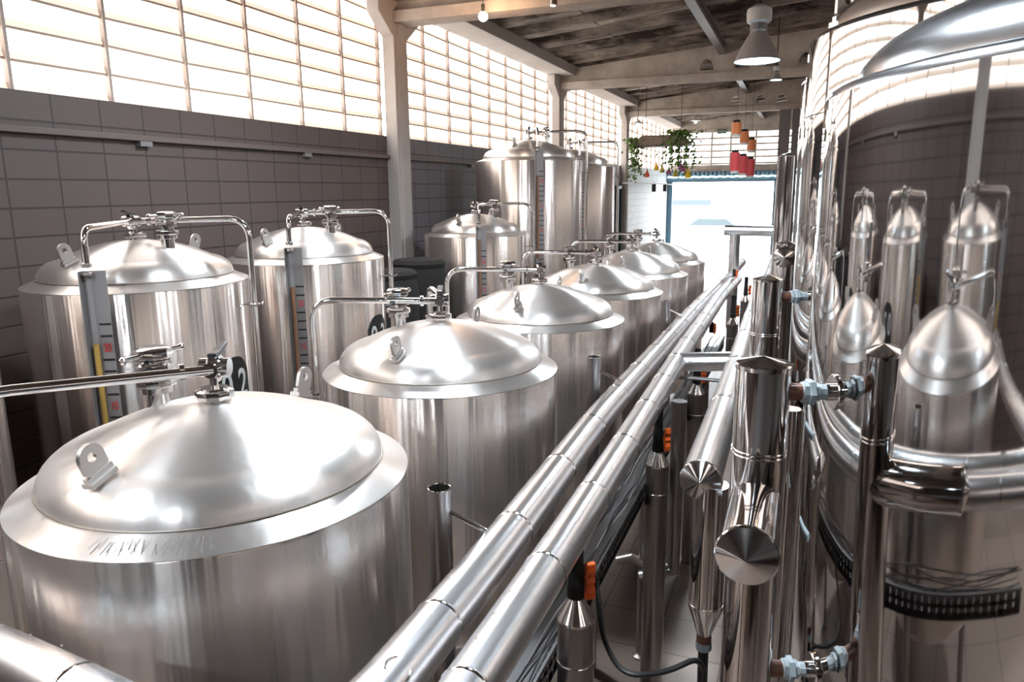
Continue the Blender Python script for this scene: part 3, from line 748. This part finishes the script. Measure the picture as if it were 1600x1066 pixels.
# elbow pipe and footed leg
t = thing('elbow_pipe', (-.63, 4.38, 0), 'dark pipe turning with a mitred elbow just above the tiles', 'pipe')
MB().tube([(0, 0, Z(-1.25)), (0, 0, Z(-2.36)), (-.2, -.06, Z(-2.42))], .046, 24).build('pipe', M_dull, t, smooth=30)
t = thing('support_leg', (-.85, 4.5, 0), 'tarnished steel leg with a round levelling foot on the tiles', 'leg stand')
MB().cyl((0, 0, .05), (0, 0, Z(-1.86)), .028).build('post', M_dull, t)
MB().lathe([(.05, 0), (.05, .012), (.02, .03), (.012, .06)]).build('foot', M_seam, t)
MB().tube([(-.16, -.05, Z(-2.40)), (-.07, -.03, Z(-2.37)), (.02, 0, Z(-2.42)), (.2, .0, Z(-2.42))], .03, 12).build('crossbar', M_seam, t)
# open topped posts welded to the tank-side pipe
for i, (x, y, z, lb) in enumerate(((-1.13, 2.18, -1.015, 'open topped steel post between the first two domed tanks'), (-1.13, 4.25, -.985, 'open topped steel post between the second and third domed tanks'), (-1.13, 6.76, -.99, 'open topped steel post between the fourth and fifth domed tanks'))):
    t = thing('open_post', (x, y, 0), lb, 'post', 'open topped posts beside the pipes')
    MB().lathe([(.0415, 0), (.0415, Z(z)), (.0375, Z(z)), (.0375, .5), (.0, .5)], n=40).build('tube', M_dull, t, smooth=30)
    MB().torus((0, 0, Z(z)), .0395, .0028, 48, 8).build('rim', M_chrome, t)
    MB().tube([(.035, 0, Z(z-.085)), (.20, .04, Z(z-.17))], .009, 10).build('tie_rod', M_chrome, t)
# cable tray with its cables
t = thing('cable_tray', (0, 0, 0), 'dark perforated cable tray slung low beside the domed tanks under the pipes', 'cable tray')
b = MB()
yA, yB = 1.2, 9.0; xa, xb = -.98, -.80
b.box(xa-.02, yA, Z(-1.86), xb, yB, Z(-1.852))
y = yA
while y < yB:                                      # slotted side
    b.box(xb-.004, y, Z(-1.86), xb, y+.046, Z(-1.72)); y += .06
b.box(xb-.004, yA, Z(-1.735), xb+.012, yB, Z(-1.72)); b.box(xb-.004, yA, Z(-1.86), xb, yB, Z(-1.82)); b.box(xb-.004, yA, Z(-1.795), xb, yB, Z(-1.775))
b.build('tray', plain('galvanised_tray', (.17, .165, .17), .4, .8), t, smooth=0)
for y in (2.75, 4.9, 7.4): MB().box(xb-.04, y-.03, 0, xb+.02, y+.03, Z(-1.86)).build('post', M_dull, t, smooth=0, bevel=.008)
for k in range(9):
    rr = random.Random(k); pts = []
    y = 1.2; x0 = -.955+.016*k; z0 = -1.83+.03*(k % 5)
    while y < 9: pts.append((x0+rr.uniform(-.02, .02), y, Z(z0+rr.uniform(-.01, .08)))); y += .3
    o = MB().tube(fillet(pts, .12, 4), .0035 if k % 3 else .005, 6).build('cable', [M_wire, M_black, M_dark][k % 3])
    tag(o, ['pale grey', 'thin black', 'dark grey'][k % 3]+' cable lying in the tray under the middle pipe', 'cable', 'cables in the tray')
o = MB().tube(fillet([(-.82, 3.15, Z(-1.78)), (-.78, 3.05, Z(-1.80)), (-.70, 2.85, Z(-1.93)), (-.58, 2.72, Z(-1.98)), (-.42, 2.75, Z(-1.95)), (-.30, 2.86, Z(-1.92)), (-.27, 2.9, Z(-2.0)), (-.275, 2.92, Z(-2.1))], .12, 6), .012, 10).build('cable', M_black)
tag(o, 'thick black cable looping from the tray to the hanging hose', 'cable')

# ------------------------------------------------------------------ dark drums in the gap of the wall row
for i, (x, y, s) in enumerate(((-4.15, 6.95, 1.), (-4.2, 7.75, 1.02))):
    t = thing('plastic_drum', (x, y, 0), 'tall black plastic drum in the gap between wall tanks, '+('nearer one' if i == 0 else 'one closer to the tall tanks'), 'drum', 'black drums by the wall')
    MB().lathe([(.30, 0), (.33, .1), (.33, 2.1*s), (.30, 2.2*s)], n=32).build('body', M_dark, t)
    MB().lathe([(.31, 2.2*s), (.32, 2.24*s), (.28, 2.28*s), (.1, 2.3*s)], n=32).build('lid', M_dark, t)
t = thing('wall_valve', (XL+.05, 11.3, Z(-.55)), 'small black valve and pipe on the block wall by the tall tank', 'valve')
MB().tube([(0, -.9, 0), (0, .5, 0)], .025, 10).build('pipe', M_dark, t); MB().box(-.02, -.35, -.02, .08, -.2, .06).build('body', M_black, t, smooth=0, bevel=.01)

# ------------------------------------------------------------------ lamps
def bay_lamp(x, y, z, s, label, cord, pw=80):
    cord = cordlen(x, z)
    t = thing('pendant_lamp', (x, y, z), label, 'lamp', 'bell shaped hall lamps')
    MB().lathe([(.235*s, 0), (.23*s, .01), (.20*s, .09*s), (.13*s, .22*s), (.09*s, .28*s), (.085*s, .30*s)], n=48, close=False).build('lamp_shade', M_bell, t, smooth=60)
    MB().lathe([(.22*s, .012), (.15*s, .03*s), (.0, .035*s)], n=48, close=False).build('diffuser', M_cool, t)
    MB().lathe([(.085*s, .30*s), (.085*s, .38*s)], n=12).build('neck', M_steelpaint, t, smooth=20)
    MB().lathe([(.10*s, .38*s), (.125*s, .40*s), (.13*s, .47*s), (.125*s, .52*s), (.06*s, .56*s)], n=40).build('ballast_housing', M_white, t, smooth=40)
    MB().cyl((0, 0, .55*s), (0, 0, cord), .008, n=8).build('cord', M_dark, t)
    l = bpy.data.lights.new('lamp_light', 'AREA'); l.shape = 'DISK'; l.size = .4*s; l.energy = pw; l.color = (.90, .95, 1)
    lo = bpy.data.objects.new('lamp_light', l); C.objects.link(lo); lo.parent = t; lo.location = (0, 0, -.01)
    return t
M_bell = plain('spun_aluminium_shade', (.50, .45, .43), .5, .3)
bay_lamp(-.585, 8.9, Z(1.36), 1.02, 'large bell shaped lamp with white housing hanging over the pipes', 1.35)
bay_lamp(-.60, 14.2, Z(1.84), .42, 'small blue glowing lamp farther off beneath the second beam', 1.05)
for y in (2.6, -3.2): bay_lamp(-.75, y, Z(1.62), 1.02, 'bell shaped lamp overhead '+('in front of' if y > 0 else 'behind')+' the viewpoint', 1.2, 80)
for y in (5.2, -.6): bay_lamp(-2.9, y, Z(1.75), 1.02, 'bell shaped lamp above the aisle between the tank rows', 1.0, 80)
t = thing('bulb', (-3.58, 8.35, Z(1.97)), 'glowing warm bulb hanging from the nearest beam', 'lamp')
MB().ball((0, 0, 0), .055, 20).build('glass', M_warm, t); MB().cyl((0, 0, .05), (0, 0, .13), .02).build('socket', M_dark, t); MB().cyl((0, 0, .12), (0, 0, cordlen(-3.58, Z(1.97))), .004, n=6).build('cord', M_dark, t)
l = bpy.data.lights.new('bulb_light', 'POINT'); l.energy = 12; l.color = (1, .6, .35); l.shadow_soft_size = .06
lo = bpy.data.objects.new('bulb_light', l); C.objects.link(lo); lo.location = (-3.5, 8.2, Z(1.9))
t = thing('spotlight', (-2.0, 6.1, Z(1.47)), 'brown cylindrical spotlight under the roof beside the glowing bulb', 'spotlight')
b = MB(); b.M = Matrix.Rotation(-.12, 4, 'X'); b.lathe([(.032, 0), (.034, .01), (.034, .11), (.03, .12)], n=28); b.build('body', plain('brown_spot', (.18, .10, .06), .4, .5), t, smooth=30)
b = MB(); b.M = Matrix.Rotation(-.12, 4, 'X'); b.lathe([(.026, -.002), (.01, -.001)], n=20); b.build('lens', emis('spot_lens', (1, .95, .9), 1.5), t)
MB().cyl((0, 0, .11), (0, 0, cordlen(-2, Z(1.47))), .006, n=6).build('stem', M_dark, t)
for (x, y, z, lb) in ((-3.18, 23.3, 2.0, 'small flat white pendant lamp near the exit sign'), (-4.0, 19.0, 1.62, 'small pale pendant lamp above the metal hood')):
    t = thing('pendant_lamp', (x, y, Z(z)), lb, 'lamp', 'small far pendants')
    MB().lathe([(.16, 0), (.05, .06), (.02, .08)], n=24).build('lamp_shade', M_white, t); MB().ball((0, 0, -.03), .05, 10).build('bulb', emis('small_bulb_glow', (1, .9, .8), 3), t)
    MB().cyl((0, 0, .07), (0, 0, cordlen(x, Z(z))), .006, n=6).build('cord', M_dark, t)
# hanging hood, ivy, bottles, lanterns and the exit sign
t = thing('hanging_hood', (-3.12, 17.6, Z(1.13)), 'long brushed metal hood hanging under the beam with ivy over it', 'hood')
MB().prism([(-.62, -.16), (.62, -.16), (.62, -.09), (.45, .08), (-.45, .08), (-.62, -.09)], .3, 'y', -.3).build('shell', plain('warm_hood_metal', (.24, .17, .14), .4, .2), t, smooth=0, bevel=.03)
for sx in (-.4, .4): MB().cyl((sx, 0, .08), (sx, 0, cordlen(-3.12+sx, Z(1.13))), .006, n=6).build('cord', M_dark, t)
def ivy(name, cx, cyy, cz, w, h, n, label, seed):
    rr = random.Random(seed); b = MB()
    for k in range(n):
        u = rr.random(); x = cx+rr.gauss(0, w*.35); y = cyy+rr.uniform(-.25, .25)
        z = cz-h*(u**1.5)*rr.uniform(.6, 1.); s = rr.uniform(.03, .055)
        if u > .5: x = cx+(round((x-cx)/(w*.3))*w*.3)+rr.uniform(-.04, .04)
        n_ = Vector((rr.uniform(-1, 1), rr.uniform(-1, .2), rr.uniform(-.4, 1))).normalized(); a = n_.orthogonal().normalized(); c = n_.cross(a)
        p = Vector((x, y, z)); b.m = 0 if rr.random() < .5 else 1
        b.add([tuple(p-a*s), tuple(p-c*s*.7-n_*.008), tuple(p+a*s*1.2), tuple(p+c*s*.7-n_*.008)], [(0, 1, 2), (0, 2, 3)])
    o = b.build(name, [M_green, M_leaf2], smooth=0); tag(o, label, 'plant', 'hanging ivy plants'); return o
ivy('hanging_ivy', -2.72, 17.4, Z(1.3), .55, 1.05, 620, 'dark green ivy trailing over the doorway end of the metal hood', 3)
ivy('hanging_ivy', -3.73, 17.4, Z(1.15), .24, 1.0, 330, 'pale green ivy hanging at the window end of the metal hood', 5)
cols = [((.6, .08, .04), 'red'), ((.75, .45, .03), 'amber'), ((.7, .5, .08), 'yellow'), ((.25, .08, .2), 'purple'), ((.65, .5, .05), 'gold'), ((.2, .07, .16), 'dark plum'), ((.3, .06, .12), 'wine red'), ((.8, .5, .02), 'large yellow')]
bx = [1013, 1027, 1036, 1046, 1056, 1064, 1068, 1075]
for k, (c, nm) in enumerate(cols):
    x = -3.42+(bx[k]-1012)*.0148; z = Z(.33+(.05*((k*3) % 4))) - (.07 if k == 7 else 0)
    t = thing('hanging_bottle', (x, 17.3, z), nm+' glass bottle hanging on a cord below the metal hood', 'bottle', 'coloured bottles under the hood')
    s = 1.25 if k == 7 else 1.
    MB().lathe([(.0, -.05*s), (.05*s, -.045*s), (.06*s, .0), (.04*s, .05*s), (.015*s, .09*s), (.015*s, .13*s)], n=16).build('bottle', plain('glass_'+nm.replace(' ', '_'), c, .15), t)
    MB().cyl((0, 0, .12), (0, 0, Z(1.0)-z), .004, n=6).build('cord', M_dark, t)
for k in range(3):
    x = -1.46+k*.10; y = 17.0+k*.9
    for col, z, h, r, nm in (((.85, .26, .08), 1.27-k*.13, .24, .10, 'orange'), ((.80, .08, .10), .58-k*.04, .38, .10, 'red')):
        t = thing('hanging_lantern', (x, y, Z(z)), nm+' cylindrical lantern, '+['nearest', 'middle', 'farthest'][k]+' of its row of three over the hall', 'lantern', nm+' lanterns in a row')
        MB().lathe([(r, -h/2), (r*1.02, 0), (r, h/2)], n=24).build('lamp_shade', plain(nm+'_lantern_%d' % k, col, .4), t)
        MB().lathe([(r*.75, h/2), (r*.7, h/2+.05)], n=20).build('cap', M_dark, t)
        MB().lathe([(r*.9, -h/2-.05), (r*.9, -h/2)], n=20).build('base', M_white, t)
        MB().cyl((0, 0, h/2), (0, 0, cordlen(x, Z(z)) if nm == 'orange' else 1.27-k*.13-.17-z), .004, n=6).build('cord', M_dark, t)
t = thing('exit_sign', (-3.1, 29.955, Z(2.14)), 'small green exit sign over the far louvres', 'sign')
MB().box(-.17, -.02, -.08, .17, .02, .08).build('panel', plain('sign_green', (.01, .10, .05), .4), t, smooth=0)
text('SAÍDA', 'lettering', M_white, t, (0, -.024, 0), (pi/2, 0, 0), .12, .001)

# lettering and figures become plain meshes
bpy.context.view_layer.update(); dg = bpy.context.evaluated_depsgraph_get()
for o in [o for o in bpy.data.objects if o.type == 'FONT']:
    me = bpy.data.meshes.new_from_object(o.evaluated_get(dg)); n_ = bpy.data.objects.new(o.name, me)
    n_.matrix_local = o.matrix_local.copy(); nm = o.name; C.objects.link(n_); n_.parent = o.parent; n_.matrix_parent_inverse = o.matrix_parent_inverse
    n_.location, n_.rotation_euler, n_.scale = o.location, o.rotation_euler, o.scale
    bpy.data.objects.remove(o); n_.name = nm
